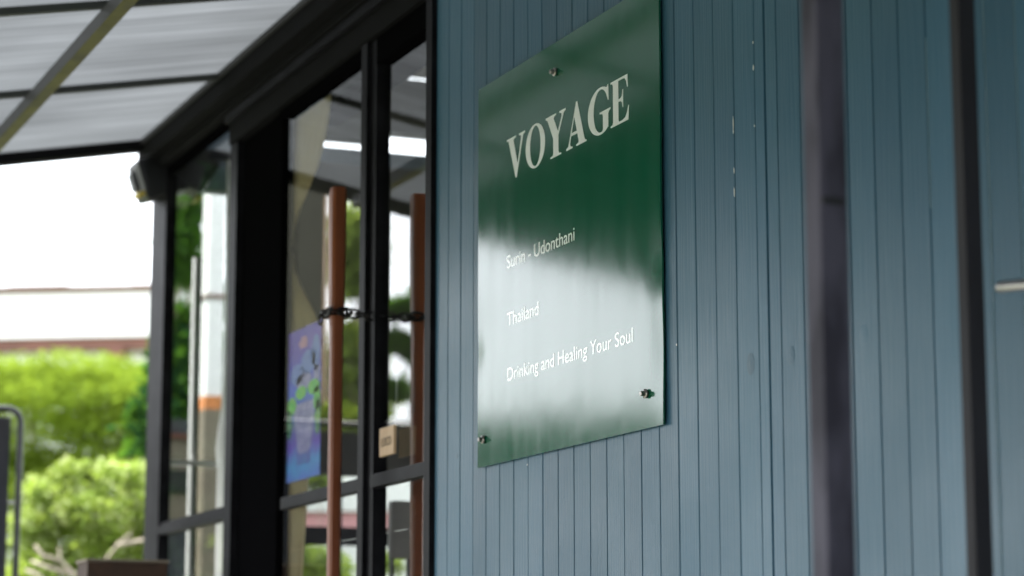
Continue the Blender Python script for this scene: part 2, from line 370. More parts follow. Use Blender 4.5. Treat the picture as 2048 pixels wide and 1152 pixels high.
def curve_mesh(polys, ext):
    cu = bpy.data.curves.new('glyph', 'CURVE'); cu.dimensions = '2D'; cu.fill_mode = 'BOTH'; cu.extrude = ext
    for pl in polys:
        sp = cu.splines.new('POLY'); sp.points.add(len(pl)-1); sp.use_cyclic_u = True
        for i, (x, y) in enumerate(pl): sp.points[i].co = (x, y, 0, 1)
    o = bpy.data.objects.new('glyph', cu); COL.objects.link(o); dg = bpy.context.evaluated_depsgraph_get(); dg.update()
    me = bpy.data.meshes.new_from_object(o.evaluated_get(dg)); bpy.data.objects.remove(o); bpy.data.curves.remove(cu); return me
def text_mesh(txt, ext, off=0.0):
    cu = bpy.data.curves.new('txt', 'FONT'); cu.body = txt; cu.size = 1; cu.extrude = ext; cu.offset = off
    o = bpy.data.objects.new('txt', cu); COL.objects.link(o); dg = bpy.context.evaluated_depsgraph_get(); dg.update()
    me = bpy.data.meshes.new_from_object(o.evaluated_get(dg)); bpy.data.objects.remove(o); bpy.data.curves.remove(cu); return me
def place(me, name, x0, x1, z0, z1, y, thick, m, parent, cap=None, xmax=None):
    co = np.empty(len(me.vertices)*3); me.vertices.foreach_get('co', co); co = co.reshape(-1, 3)
    X, Yy = co[:, 0], co[:, 1]; lx, hx = (X.min(), X.max()) if xmax is None else (0, xmax)
    ly, hy = (0, cap) if cap else (Yy.min(), Yy.max())
    z = co[:, 2]/max(1e-9, np.abs(co[:, 2]).max())
    n = np.stack([x0+(X-lx)/(hx-lx)*(x1-x0), y-z*thick, z0+(Yy-ly)/(hy-ly)*(z1-z0)], 1)
    pw = parent.matrix_basis.translation; n -= np.array(pw)
    me.vertices.foreach_set('co', n.ravel()); me.update(); me.materials.clear()
    return link(name, me, m, parent)
GLY = serif_letters()
for ch, a, c in (('V', -3.5288, -3.4524), ('O', -3.4495, -3.3711), ('Y', -3.3680, -3.2906), ('A', -3.2885, -3.2134), ('G', -3.2076, -3.1269), ('E', -3.1262, -3.063)):
    place(curve_mesh(GLY[ch], .1), 'letter', a, c, 2.127, 2.196, -.0127, .00015, 'vinyl_white', sg, cap=1.0, xmax=1.0)
for txt, a, c, z0, z1 in (('Surin - Udonthani', -3.5276, -3.2596, 1.9822, 2.0044), ('Thailand', -3.5262, -3.3981, 1.8880, 1.9105), ('Drinking and Healing Your Soul', -3.5250, -3.0566, 1.7985, 1.8205)):
    place(text_mesh(txt, .05, .001), 'text_line', a, c, z0, z1, -.0127, .00015, 'text_white', sg, cap=.729)

sg.location.x -= .0124; sg.location.z += .0028; sg.location.y += .0055                                        # the plate sits close to the boards
# ------------------------------------------------------------------ blurred posts in front
p = at(1656, 576, 2.1)
q = MB().box((p.x-.0138, p.y-.0142, 0), (p.x+.0138, p.y+.0142, 2.30), .0025)
fp = thing('steel_post', (p.x, p.y, 0), 'worn grey square steel post, the thicker and paler of the two uprights', 'post')
q.build('post_tube', 'post_grey', fp)
MB().box((p.x+.013, p.y-.012, p.z+.072), (p.x+.0153, p.y+.010, p.z+.078), .0009).build('weld_seam', 'rubber', fp)
p = at(1942, 576, 2.38)
fp2 = thing('steel_post', (p.x, p.y, 0), 'thin dark steel bar standing just left of the door handle', 'post')
MB().box((p.x-.0085, p.y-.010, 0), (p.x+.0085, p.y+.010, 2.30), .002).build('post_tube', 'post_dark', fp2)

# ------------------------------------------------------------------ glazed front
def pane(a, b, parent, name='pane'): return box(name, a, b, 'glass', parent)
corner = box('corner_post', (-5.952, 0, 0), (-5.808, GL+.006, 2.62), 'black_metal', bev=.002)
tag(corner, 'black square corner post under the floodlight at the far end of the glazing', 'post')
fw_ = thing('fixed_window', (-5.5, GL, 0), 'narrow black framed window between the corner post and the wide black post', 'window')
box('rail', (-5.807, .0, 1.6945), (-5.224, GL+.01, 1.716), 'black_metal', fw_, .0015)
box('glazing_bead', (-5.807, .006, 1.716), (-5.224, .0135, 1.724), 'black_metal', fw_)
box('rail', (-5.807, .0, .0), (-5.224, GL+.03, .12), 'black_metal', fw_, .002)
box('rail', (-5.807, .0, 2.606), (-5.224, .019, 2.62), 'deep_black', fw_)
pane((-5.807, .014, 1.7165), (-5.224, .018, 2.605), fw_); pane((-5.807, .014, .121), (-5.224, .018, 1.694), fw_)
wp = thing('wide_post', (-5.1, GL, 0), 'very wide black post between the fixed window and the glass door', 'post')
box('post_face', (-5.223, 0, 0), (-5.166, .045, 2.55), 'black_metal', wp, .0015)
box('side_panel', (-5.165, .018, 0), (-4.93, .075, 2.55), 'deep_black', wp)
dB = thing('glass_door', (-4.6, GL, 0), 'glass door leaf with a drink poster inside, left of the chained middle stiles', 'door', 'black framed sliding glass doors')
dA = thing('glass_door', (-4.1, GL, 0), 'glass door leaf nearest the blue wall, with a small wooden tag', 'door', 'black framed sliding glass doors')
for d, x0, x1 in ((dB, -4.861, -4.295), (dA, -4.228, -3.918)):
    box('rail', (x0 if d is dA else -4.79, .0, 1.684), (x1, GL-.001, 1.7085), 'black_metal', d, .0015)
    box('rail', (x0, .002, 0), (x1, GL-.001, .12), 'black_metal', d, .0015)
    box('rail', (x0, .006, 2.500 if d is dA else 2.535), (x1, GL+.02, 2.55), 'deep_black', d)
    pane((x0, GL, 1.60), (x1, GL+.004, 2.49 if d is dA else 2.53), d); pane((x0, GL, .02), (x1, GL+.004, 1.599), d)
box('stile', (-4.929, .014, 0), (-4.862, .040, 2.55), 'deep_black', dB)
box('stile', (-4.294, -.002, 0), (-4.262, GL+.002, 2.55), 'black_metal', dB, .001)
box('stile', (-4.261, .007, 0), (-4.229, GL+.012, 2.55), 'black_metal', dA, .001)
box('stile', (-3.917, -.009, 0), (-3.888, .05, 2.62), 'black_metal', dA, .001)
eb = thing('eave_beam', (-4.9, 0, 2.6), 'stepped dark beam running above the glazing under the awning', 'beam')
box('lower_board', (-5.223, -.004, 2.552), (-3.889, .08, 2.600), 'ledger_paint', eb, .001)
box('upper_board', (-5.95, -.024, 2.621), (-3.889, .03, 2.668), 'ledger_paint', eb, .0015)
box('trim_strip', (-5.223, -.016, 2.601), (-3.889, .06, 2.620), 'black_metal', eb, .001)
box('fascia', (-5.95, -.001, 2.669), (-3.889, .05, 2.82), 'deep_black', eb)
for name, x0, x1 in (('ledge', -3.887, .5),):
    tag(box('header_board', (x0, -.03, 2.62), (x1, -.001, 2.72), 'ledger_paint', None, .001), 'dark board along the top of the blue wall under the awning', 'board')

wg = thing('light_block_wall', (2.55, -1.5, 0), 'unseen dark boarded wall added behind the camera to block light', 'wall')  # unseen wall added behind the viewpoint, so faces turned that way stay black
for k in range(22): box('board', (2.50, -3.2+k*.15, .012), (2.53, -3.2+k*.15+.144, 3.1), 'ledger_paint', wg)
box('backing', (2.531, -3.2, .012), (2.60, .1, 3.1), 'deep_black', wg)
# ------------------------------------------------------------------ awning
aw = thing('awning', (-2.7, -1.3, 2.4), 'lean-to awning of cloudy translucent sheets on dark metal bars', 'awning')
K = .187; SH = Vector((0, 1, K)).normalized()
def az(y, dz=0): return 2.706+K*y+dz
XE0, XE1, YO, YT = -5.858, .62, -2.75, -.74
raf = [-5.145-.0, -4.405]+[-4.405+.74*k for k in range(1, 7)]
edges = [XE0]+raf+[XE1]
for a, c in zip(edges, edges[1:]):
    b = MB(); f = []
    for dx in (a+.004, c-.004):
        for y in (-.052, YT): 
            for dz in (0, .006): f.append(b.bm.verts.new((dx, y, az(y, dz+.002))))
    idx = [(0, 1, 3, 2), (4, 6, 7, 5), (0, 4, 5, 1), (2, 3, 7, 6), (0, 2, 6, 4), (1, 5, 7, 3)]
    for i in idx: b.bm.faces.new([f[k] for k in i])
    b.build('roof_sheet', 'polycarbonate', aw)
    MB().beam(((a+c)/2, YT-.002, az(YT-.002, .006)), ((a+c)/2, YO, az(YO, .006)), c-a-.008, .006).build('shade_sheet', 'ledger_paint', aw)  # opaque outer sheets added to darken the sign's reflection and the wall
for x in raf: MB().beam((x, -.05, az(-.05, -.006)), (x, YO, az(YO, -.006)), .017, .014, (0, 0, 1)).build('rafter', 'rafter_dark', aw)
MB().beam((XE0-.026, .0, az(0, -.006)), (XE0-.026, YO, az(YO, -.006)), .05, .034).build('end_beam', 'ledger_paint', aw)
MB().box((XE0-.05, -.052, 2.640), (XE1, -.001, 2.684)).build('ledger', 'ledger_paint', aw)
MB().box((XE0-.0, -.058, 2.6845), (XE1, -.001, 2.698)).build('gasket', 'rubber', aw)
for yy in (-.478, -1.15, -1.9):
    zz = az(yy, -.014-.016)
    MB().box((XE0, yy-.012, zz-.016), (XE1, yy+.012, zz+.014)).build('purlin', 'purlin_grey', aw)
    MB().box((XE0, yy-.0125, zz-.019), (XE1, yy+.0125, zz-.0162)).build('purlin_flange', 'olive_strip', aw)  # yellow-olive strip along the purlin's underside
MB().box((XE0-.05, YO-.05, az(YO)-.06), (XE1, YO, az(YO)+.02)).build('outer_beam', 'ledger_paint', aw)
for x in (.4,):
    MB().box((x-.03, YO-.045, 0), (x+.03, YO-.005, az(YO)-.06)).build('awning_post', 'ledger_paint', aw)
# ------------------------------------------------------------------ room behind the glazing
rm = box('room_floor', (-5.93, .08, -.02), (-1.6, 3.2, .01), 'floor_grey'); rm['kind'] = 'structure'
EX = -5.93
ew = bpy.data.objects.new('end_wall', None); COL.objects.link(ew); ew['kind'] = 'structure'
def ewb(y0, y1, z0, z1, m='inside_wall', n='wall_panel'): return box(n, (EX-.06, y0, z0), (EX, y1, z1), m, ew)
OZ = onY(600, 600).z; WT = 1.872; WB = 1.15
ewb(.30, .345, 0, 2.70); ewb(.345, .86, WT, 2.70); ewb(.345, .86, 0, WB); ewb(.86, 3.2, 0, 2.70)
lw = thing('low_window', (EX, .6, WB), 'low end window with a black transom seen under the poster through the glass door', 'window')
pane((EX-.04, .346, WB+.001), (EX-.036, .859, WT-.001), lw)
zt0 = (EYE+ray(620, 1088)*((EX-EYE.x)/ray(620, 1088).x)).z; zt1 = (EYE+ray(620, 1054)*((EX-EYE.x)/ray(620, 1054).x)).z
box('transom', (EX-.035, .346, zt0), (EX+.03, .859, zt1), 'deep_black', lw)
for px_ in (672,): 
    q_ = EYE+ray(px_, 1000)*((EX-EYE.x)/ray(px_, 1000).x); box('mullion', (EX-.034, q_.y-.010, WB+.002), (EX+.02, q_.y+.010, WT-.002), 'deep_black', lw)
ewb(.30, 3.2, 2.70, 2.742, 'inside_blue', 'header'); ewb(.09, .30, 2.60, 2.95, 'inside_blue', 'header')
ewb(.09, .30, 0, 1.0, 'inside_wall')
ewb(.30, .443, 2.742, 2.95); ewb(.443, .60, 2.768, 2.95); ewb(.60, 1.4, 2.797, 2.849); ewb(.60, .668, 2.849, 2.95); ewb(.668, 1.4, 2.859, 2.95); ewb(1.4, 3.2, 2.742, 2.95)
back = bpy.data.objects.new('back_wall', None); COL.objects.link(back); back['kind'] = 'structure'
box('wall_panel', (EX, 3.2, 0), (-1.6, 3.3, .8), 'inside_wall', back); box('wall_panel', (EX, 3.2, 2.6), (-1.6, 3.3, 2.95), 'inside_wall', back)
for k in (): box('pier', (EX+k*1.39, 3.2, .8), (EX+k*1.39+.16, 3.3, 2.6), 'inside_wall', back)
box('pane', (EX, 3.24, .801), (-1.6, 3.245, 2.599), 'glass', back)  # unseen glazed opening added to let daylight into the dim room
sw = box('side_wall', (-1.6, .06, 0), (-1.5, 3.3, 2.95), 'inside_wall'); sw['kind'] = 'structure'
cg = bpy.data.objects.new('ceiling', None); COL.objects.link(cg); cg['kind'] = 'structure'
box('roof_slab', (EX-.06, .09, 2.97), (-1.5, 3.3, 3.02), 'deep_black', cg)
tile0 = None
for i in range(8):
    for j in range(6):
        x0 = EX+.005+i*.55; y0 = .10+j*.53
        if tile0 is None:
            tile0 = box('ceiling_tile', (x0, y0, 2.955), (x0+.535, y0+.515, 2.968), 'ceiling_tile', cg); o = tile0; bx0, by0 = x0, y0
        else:
            o = tile0.copy(); COL.objects.link(o); o.location = (x0-bx0, y0-by0, 0)
# end window next to the corner, seen through the fixed window
ewin = thing('end_window', (EX, .2, 1), 'end window seen through the glass beside the corner post', 'window')
pane((EX-.02, .065, 1.02), (EX-.016, .295, 2.595), ewin)
yb_ = .127
box('mullion', (EX-.03, yb_-.003, 1.0), (EX+.0, yb_+.003, 2.42), 'deep_black', ewin)
box('white_bar', (EX-.028, yb_-.015, 1.0), (EX-.002, yb_-.0035, 2.42), 'white_wall', ewin)
box('cross_bar', (EX-.0, .05, 1.880), (EX+.014, .205, 1.892), 'white_wall', ewin)
# curtain of the door: hangs from the top, gathered to one side
def cloth(name, rows, mname, parent=None, wave=.012, n=60, folds=7):
    b = MB(); G = []
    for (pl, pr, yy) in rows:
        G.append([b.bm.verts.new((pl[0]+(pr[0]-pl[0])*i/n, yy+wave*math.sin(i/n*folds*2*math.pi+.6*math.sin(3*pl[1])), pl[1]+(pr[1]-pl[1])*i/n)) for i in range(n+1)])
    for r in range(len(G)-1):
        for i in range(n): b.bm.faces.new((G[r][i], G[r][i+1], G[r+1][i+1], G[r+1][i]))
    ext = bmesh.ops.solidify(b.bm, geom=b.bm.faces[:], thickness=.002)
    return b.build(name, mname, parent, True)
def crow(y, xl, xr, Y):
    a, c = onY(xl, y, Y), onY(xr, y, Y); return ((a.x, a.z), (c.x, c.z), Y)
rows = []
for y, xl, xr in ((100, 540, 662), (185, 560, 660), (230, 566, 656), (280, 566, 647), (330, 568, 635), (380, 566, 615), (420, 566, 598), (455, 564, 586), (500, 562, 580), (540, 562, 587), (570, 562, 600), (610, 562, 622), (650, 562, 640), (700, 562, 646), (760, 562, 640), (900, 560, 620), (1200, 560, 600)):
    rows.append(crow(y, max(xl, 572), xr, .050))
cu = cloth('curtain', rows, 'curtain_cloth', None, .006)
tag(cu, 'cream curtain gathered behind the poster door', 'curtain')
rows = []
for y, xl, xr in ((320, 452, 475), (700, 450, 475), (820, 442, 475), (900, 432, 475), (940, 436, 475), (1200, 430, 475)): rows.append(crow(y, xl, xr, .10))
tag(cloth('curtain', rows, 'white_wall', None, .004, 30, 3), 'thin white curtain edge at the right side of the narrow end window', 'curtain')
tag(box('blind_box', (-4.93, .10, 2.545), (-3.2, .16, 2.75), 'deep_black'), 'black blind box inside the top of the glass doors', 'box')

# poster
P0, P1, PZ0, PZ1 = -4.845, -4.622, 1.744, 2.062; py_ = .030
m = mat('print_blue', (.05, .10, .50), .35); n = m.node_tree.nodes; l = m.node_tree.links
t = n.new('ShaderNodeTexCoord'); sx = n.new('ShaderNodeSeparateXYZ'); l.new(t.outputs['Generated'], sx.inputs[0])
nn = n.new('ShaderNodeTexNoise'); nn.inputs['Scale'].default_value = 5; l.new(t.outputs['Generated'], nn.inputs['Vector'])
ad = n.new('ShaderNodeMath'); ad.operation = 'MULTIPLY_ADD'; ad.inputs[1].default_value = .25; l.new(nn.outputs['Fac'], ad.inputs[0]); l.new(sx.outputs['Z'], ad.inputs[2])
r = n.new('ShaderNodeValToRGB'); l.new(ad.outputs[0], r.inputs[0]); e = r.color_ramp.elements
e[0].position = .12; e[0].color = (.10, .20, .75, 1); e[1].position = .97; e[1].color = (.07, .008, .48, 1)
for ps, cc in ((.22, (.05, .32, .75)), (.36, (.12, .04, .55)), (.5, (.02, .12, .30)), (.72, (.010, .09, .75))): q = e.new(ps); q.color = (*cc, 1)
l.new(r.outputs[0], n['Principled BSDF'].inputs['Base Color'])
po = thing('poster', ((P0+P1)/2, py_, PZ0), 'blue and purple poster of an iced mint drink inside the glass door', 'poster')
box('sheet', (P0, py_, PZ0), (P1, py_+.001, PZ1), 'print_blue', po)
PW, PH = P1-P0, PZ1-PZ0
def pp(poly, mname, name, lay=1):
    MB().prism([(P0+u*PW, PZ0+v*PH) for u, v in poly], py_-.0004*lay, py_-.0004*lay+.0003).build(name, mname, po)
pp([(.28, .50), (.78, .50), (.86, .53), (.74, .20), (.66, .17), (.40, .17), (.32, .20), (.20, .50)], 'print_cup', 'printed_cup', 2)
for cx, cy, rx, ry, mm in ((.28, .70, .20, .07, 'print_ice'), (.62, .76, .22, .08, 'print_ice'), (.85, .80, .12, .12, 'print_ice'), (.5, .64, .24, .06, 'print_cup'), (.88, .66, .10, .06, 'print_cup')):
    pp(ell(cx, cy, rx, ry, 0, 360, 14)[:-1], mm, 'printed_ice', 1)
for cx, cy, rx, ry, mm in ((.14, .50, .14, .06, 'print_leaf'), (.42, .57, .17, .045, 'print_leaf'), (.80, .58, .18, .05, 'print_leaf'), (.90, .50, .10, .08, 'print_leaf'), (.93, .38, .07, .12, 'print_deep_leaf'), (.07, .38, .07, .10, 'print_deep_leaf')):
    pp(ell(cx, cy, rx, ry, 20, 380, 12)[:-1], mm, 'printed_leaf', 3)
for i, (u, v, wd) in enumerate(((.46, .90, .26), (.47, .875, .20), (.48, .925, .16))): pp([(u-wd/2, v-.011), (u+wd/2, v-.011), (u+wd/2, v+.011), (u-wd/2, v+.011)], 'print_logo', 'printed_mark', 2)
for v in (.44, .415, .39, .365, .34, .16, .135, .11): pp([(.30, v-.004), (.74, v-.004), (.74, v+.004), (.30, v+.004)], 'print_text', 'printed_line', 3)

# wooden tag
tx0, tx1 = -4.176, -4.098; t0 = thing('wooden_tag', (tx0, .0, 1.75), 'small pale wooden tag with stamped characters on the stile of the glass door', 'tag')
box('tag_board', (tx0, .0, 1.737), (tx1, .006, 1.790), 'tag_wood', t0, .002)
place(text_mesh('LOCO', .05), 'text_line', tx0+.015, tx1-.013, 1.755, 1.772, -.0006, .0003, 'ink', t0, cap=.729)
# acrylic holder
ah = thing('card_holder', (-4.2, .055, 1.8), 'clear acrylic card holder above the wooden tag on the glass', 'holder')
pane((-4.245, .030, 1.812), (-4.171, .0315, 1.884), ah, 'clear_sheet'); box('edge_strip', (-4.1705, .0295, 1.812), (-4.1675, .033, 1.886), 'acrylic_edge', ah)
box('edge_strip', (-4.245, .0295, 1.808), (-4.171, .033, 1.8115), 'acrylic_edge', ah)

# wooden pole and chain
PX, PY = -4.2546, -.060
def pole_mesh(yc):                                             # stout at the top, slimmer below the chain
    b = MB(); rings = []
    for z, k in ((.01, .0105), (1.6, .0108), (1.98, .0115), (2.04, .0130), (2.15, .0142), (2.250, .0140), (2.256, .0125)):
        c_ = k*.35; o_ = [(k, k-c_), (k-c_, k), (-k+c_, k), (-k, k-c_), (-k, -k+c_), (-k+c_, -k), (k-c_, -k), (k, -k+c_)]
        rings.append([b.bm.verts.new((PX+x*1.08, yc+y, z)) for x, y in o_])
    for r0_, r1_ in zip(rings, rings[1:]):
        for i in range(8): b.bm.faces.new((r0_[i], r0_[(i+1) % 8], r1_[(i+1) % 8], r1_[i]))
    b.bm.faces.new(rings[0][::-1]); b.bm.faces.new(rings[-1]); return b.build('wooden_pole', 'wood_red')
wpole = pole_mesh(PY)
tag(wpole, 'reddish brown wooden pole standing upright before the glass door, chained at mid height', 'pole')
ch = thing('chain', (PX, PY, 2.026), 'dark metal chain wrapped round the wooden pole and tied to the door stile', 'chain')
def linkmesh(c, d, L_, W_, r_, twist, name='link'):
    d = Vector(d).normalized(); s_ = d.cross(Vector((0, 0, 1))).normalized(); u_ = s_.cross(d)
    e2 = (s_*math.cos(twist)+u_*math.sin(twist)); pts = []
    for k in range(16):
        t_ = 2*math.pi*k/16; sx_ = math.cos(t_); sy_ = math.sin(t_)
        pts.append(Vector(c)+d*(math.copysign(abs(sx_)**.8, sx_)*L_/2)+e2*(math.copysign(abs(sy_)**.7, sy_)*W_/2))
    return MB().tube(pts, r_, 6, True).build(name, 'chain', ch, True)
IY = .104
ip = pole_mesh(IY)  # second pole added at the mirror position to strengthen the first one's reflection
tag(ip, 'wooden pole added behind the glass where the first pole is mirrored, chained to it', 'pole')
zc = 2.014
loop = [(PX+a_*.019, PY+b_*.019) for a_, b_ in ((-1, -1), (0, -1.05), (1, -1), (1.05, 0), (1, 1), (0, 1.05), (-1, 1), (-1.05, 0))]
for i, (x, y) in enumerate(loop):
    x2, y2 = loop[(i+1) % 8]
    linkmesh((x/2+x2/2, y/2+y2/2, zc+(.001 if i % 2 else -.001)), (x2-x, y2-y, .0005), .026, .015, .0026, math.pi/2*(i % 2)+.3)
ya_ = PY+.018
for i in range(4):
    linkmesh((PX+.010+.002*i, ya_+.012+i*.0165, zc-.0015*i), (.15, 1, -.1), .026, .016, .0024, (math.pi/2 if i % 2 == 0 else .2))
linkmesh((PX-.023, PY-.022, zc-.006), (.1, .2, 1), .026, .015, .0026, .3)
for i, (x, y) in enumerate(loop):  # chain loop repeated at the mirror position for the added inner pole
    x2, y2 = loop[(i+1) % 8]
    linkmesh((x/2+x2/2, IY+(PY-y)/2+(PY-y2)/2, zc+(.001 if i % 2 else -.001)), (x2-x, y-y2, .0005), .026, .015, .0026, math.pi/2*(i % 2)+.3)
for i in range(2): linkmesh((PX+.006, .072-.018*i, zc-.002), (0, 1, 0), .026, .016, .0024, (math.pi/2 if i % 2 == 0 else .2))

# floodlight on the corner post
lp = thing('floodlight', (-5.88, -.02, 2.53), 'black wall floodlight with pale front and yellow underside on the corner post', 'lamp')
def lamp_body(c, sz, name, m, bev, parent, rot=0):
    b = MB().box((-sz[0]/2, -sz[1]/2, -sz[2]/2), (sz[0]/2, sz[1]/2, sz[2]/2), bev)
    bmesh.ops.rotate(b.bm, cent=(0, 0, 0), matrix=Matrix.Rotation(rot, 3, 'X'), verts=b.bm.verts)
    bmesh.ops.translate(b.bm, vec=c, verts=b.bm.verts); return b.build(name, m, parent)
lc = at(318, 354, 6.12)
lamp_body((lc.x+.004, lc.y+.008, lc.z), (.104, .140, .104), 'housing', 'lamp_black', .014, lp, math.radians(18))
lamp_body((lc.x-.010, lc.y-.066, lc.z-.018), (.040, .008, .048), 'front_lens', 'lamp_lens', .005, lp, math.radians(18))
lamp_body((lc.x+.020, lc.y-.040, lc.z-.052), (.060, .050, .010), 'sensor_window', 'lamp_yellow', .003, lp, math.radians(14))
box('bracket', (lc.x-.012, lc.y+.03, lc.z-.012), (lc.x+.012, .002, lc.z+.03), 'lamp_black', lp)
l2 = thing('spotlight', (-5.85, .12, 2.5), 'black spotlight head inside the glass beside the corner post', 'lamp')
c2 = onY(384, 342, .075)
lamp_body((c2.x, c2.y, c2.z), (.09, .10, .10), 'housing', 'lamp_black', .018, l2, math.radians(-32))
box('arm', (c2.x-.02, c2.y+.01, c2.z+.035), (c2.x+.01, c2.y+.13, c2.z+.058), 'lamp_black', l2)
box('stem', (c2.x-.012, c2.y-.012, c2.z+.03), (c2.x+.012, c2.y+.012, 2.62), 'lamp_black', l2)

# wooden stand in front of the narrow window
a = at(172, 1118, 5.3); c = at(356, 1121, 5.3)
st = thing('wooden_stand', (a.x, (a.y+c.y)/2, 0), 'brown wooden box stand with a paler top edge, at the bottom left', 'stand')
box('box_body', (a.x-.10, a.y+.003, a.z-.26), (a.x, c.y-.004, a.z-.006), 'wood_brown', st, .002)
box('top_board', (a.x-.104, a.y, a.z-.005), (a.x+.004, c.y, a.z+.001), 'wood_edge', st, .001)
for yy in (a.y+.02, c.y-.02):
    for xx in (a.x-.085, a.x-.015): box('leg', (xx-.01, yy-.01, .012), (xx+.01, yy+.01, a.z-.262), 'wood_brown', st)

# tube framed board at the left border
a = at(46, 815, 6.3); b_ = at(38, 1152, 6.3)
fr = thing('tube_frame_board', (a.x, a.y-.25, 0), 'grey board held in a dark round-cornered tube frame at the left border', 'board')
x_, y1_, zt = a.x, a.y, a.z; y0_ = y1_-.62
pts = [(x_, y1_-.005, .012), (x_, y1_-.005, zt-.04)]+[(x_, y1_-.005-.035*(1-math.cos(t*math.pi/10)), zt-.04+.035*math.sin(t*math.pi/10)) for t in range(1, 6)]
pts += [(x_, y0_+.005+.035*(1-math.sin(t*math.pi/10)), zt-.04+.035*math.cos(t*math.pi/10)) for t in range(0, 6)]+[(x_, y0_+.005, .012)]
MB().tube(pts, .0085, 12).build('tube_frame', 'tube_dark', fr, True)
box('panel', (x_-.012, y0_+.03, zt-1.1), (x_-.002, y1_-.030, zt-.028), 'grey_panel', fr, .003)
for zz in (zt-.25, zt-.9): MB().tube([(x_-.006, y1_-.034, zz), (x_-.002, y1_-.006, zz)], .004, 8).build('clip', 'steel', fr)

# ------------------------------------------------------------------ foliage
def leaves(name, clumps, n, size, mname, parent, flat=.0, droop=.35, hollow=.35):
    """clumps: (centre, radii). Many small bent leaf blades spread through the volumes, denser at the skin."""
    w_ = np.array([c[1][0]*c[1][1]*c[1][2] for c in clumps])**.67; w_ /= w_.sum()
    ids = RNG.choice(len(clumps), n, p=w_); Cn = np.array([list(c[0]) for c in clumps])[ids]; Rr = np.array([list(c[1]) for c in clumps])[ids]
    d = RNG.normal(size=(n, 3)); d /= np.linalg.norm(d, axis=1)[:, None]
    rad = (hollow+(1-hollow)*RNG.random(n)**.6)*(1+.12*RNG.normal(size=n))
    P = Cn+d*Rr*rad[:, None]
    P = P[P[:, 2] > .02]; n = len(P)
    ax = RNG.normal(size=(n, 3)); ax[:, 2] = ax[:, 2]*(1-flat)-droop*RNG.random(n); ax /= np.linalg.norm(ax, axis=1)[:, None]
    up_ = RNG.normal(size=(n, 3))*(1-flat*.7)+np.array([0, 0, .9]); sd_ = np.cross(ax, up_); sd_ /= np.linalg.norm(sd_, axis=1)[:, None]
    nn_ = np.cross(sd_, ax); s_ = size*(.6+.8*RNG.random(n))[:, None]
    v0 = P; v1 = P+ax*s_*.5+sd_*s_*.27+nn_*s_*.06; v2 = P+ax*s_; v3 = P+ax*s_*.5-sd_*s_*.27+nn_*s_*.06
    V_ = np.stack([v0, v1, v2, v3], 1).reshape(-1, 3)
    if parent is not None: V_ = V_-np.array(parent.matrix_basis.translation)
    me = bpy.data.meshes.new(name); me.vertices.add(4*n); me.vertices.foreach_set('co', V_.ravel())
    me.loops.add(6*n); base = np.arange(n)[:, None]*4
    me.loops.foreach_set('vertex_index', (base+np.array([0, 1, 2, 0, 2, 3])).ravel().astype(np.int32))
    me.polygons.add(2*n); me.polygons.foreach_set('loop_start', (np.arange(2*n)*3).astype(np.int32))
    me.update(calc_edges=True)
    o = link(name, me, mname, parent); o['kind'] = 'stuff' if False else o.get('kind', '') or 'stuff'
    return o
def branchy(base, ends, r0, mname, parent, name='trunk'):
    b = MB(); base = Vector(base)
    for i, e_ in enumerate(ends):
        e_ = Vector(e_); pts = []; rr = []
        for k in range(9):
            t_ = k/8; p_ = base.lerp(e_, t_); p_.z += .12*(e_-base).length*math.sin(t_*math.pi)*(.5 if i else .1)
            p_ += Vector((random.uniform(-1, 1), random.uniform(-1, 1), 0))*.03*(e_-base).length*math.sin(t_*math.pi)
            pts.append(p_); rr.append(r0*(1-.82*t_)*(1 if i == 0 else .75))
        b.tube(pts, rr, 8)
    return b.build(name, mname, parent, True)
def cl(x, y, Z, rx, ry, rz=None): return (at(x, y, Z), (rx, rx if rz is None else rz, ry))

# feathery lime tree in front of the far white building (layered, flat pads)
Zt = 12.5; T = at(170, 1100, Zt)
tr = thing('garden_tree', (T.x, T.y, 0), 'tall feathery lime green tree in layers before the far white building', 'tree')
pads = []
for x, y, rx, ry in ((60, 762, .34, .10), (150, 742, .36, .10), (240, 766, .32, .10), (20, 790, .34, .12), (120, 790, .34, .11), (215, 805, .34, .12), (290, 790, .28, .12), (60, 860, .36, .13), (170, 850, .36, .12),
                     (270, 865, .36, .12), (10, 925, .36, .13), (110, 930, .34, .12), (215, 915, .36, .13), (310, 930, .3, .13), (-70, 770, .4, .2), (-120, 870, .5, .25), (360, 800, .35, .16), (370, 880, .4, .2), (90, 738, .14, .05), (200, 745, .12, .05),
                     (-60, 980, .5, .25), (60, 1010, .45, .22), (190, 1000, .45, .2), (320, 1010, .45, .2), (440, 950, .5, .22), (120, 1110, .5, .25), (300, 1120, .5, .25)):
    for k in range(3):
        pads.append(cl(x+random.uniform(-30, 30), y+random.uniform(-10, 10), Zt+random.uniform(-.55, .55), rx*.68, ry*.85, .4))
leaves('crown', pads, 75000, .030, 'leaf_lime', tr, .55, .1)
branchy((T.x, T.y, 0), [at(170, 740, Zt), at(60, 790, Zt), at(270, 800, Zt), at(110, 900, Zt), at(330, 900, Zt)], .07, 'bark', tr)
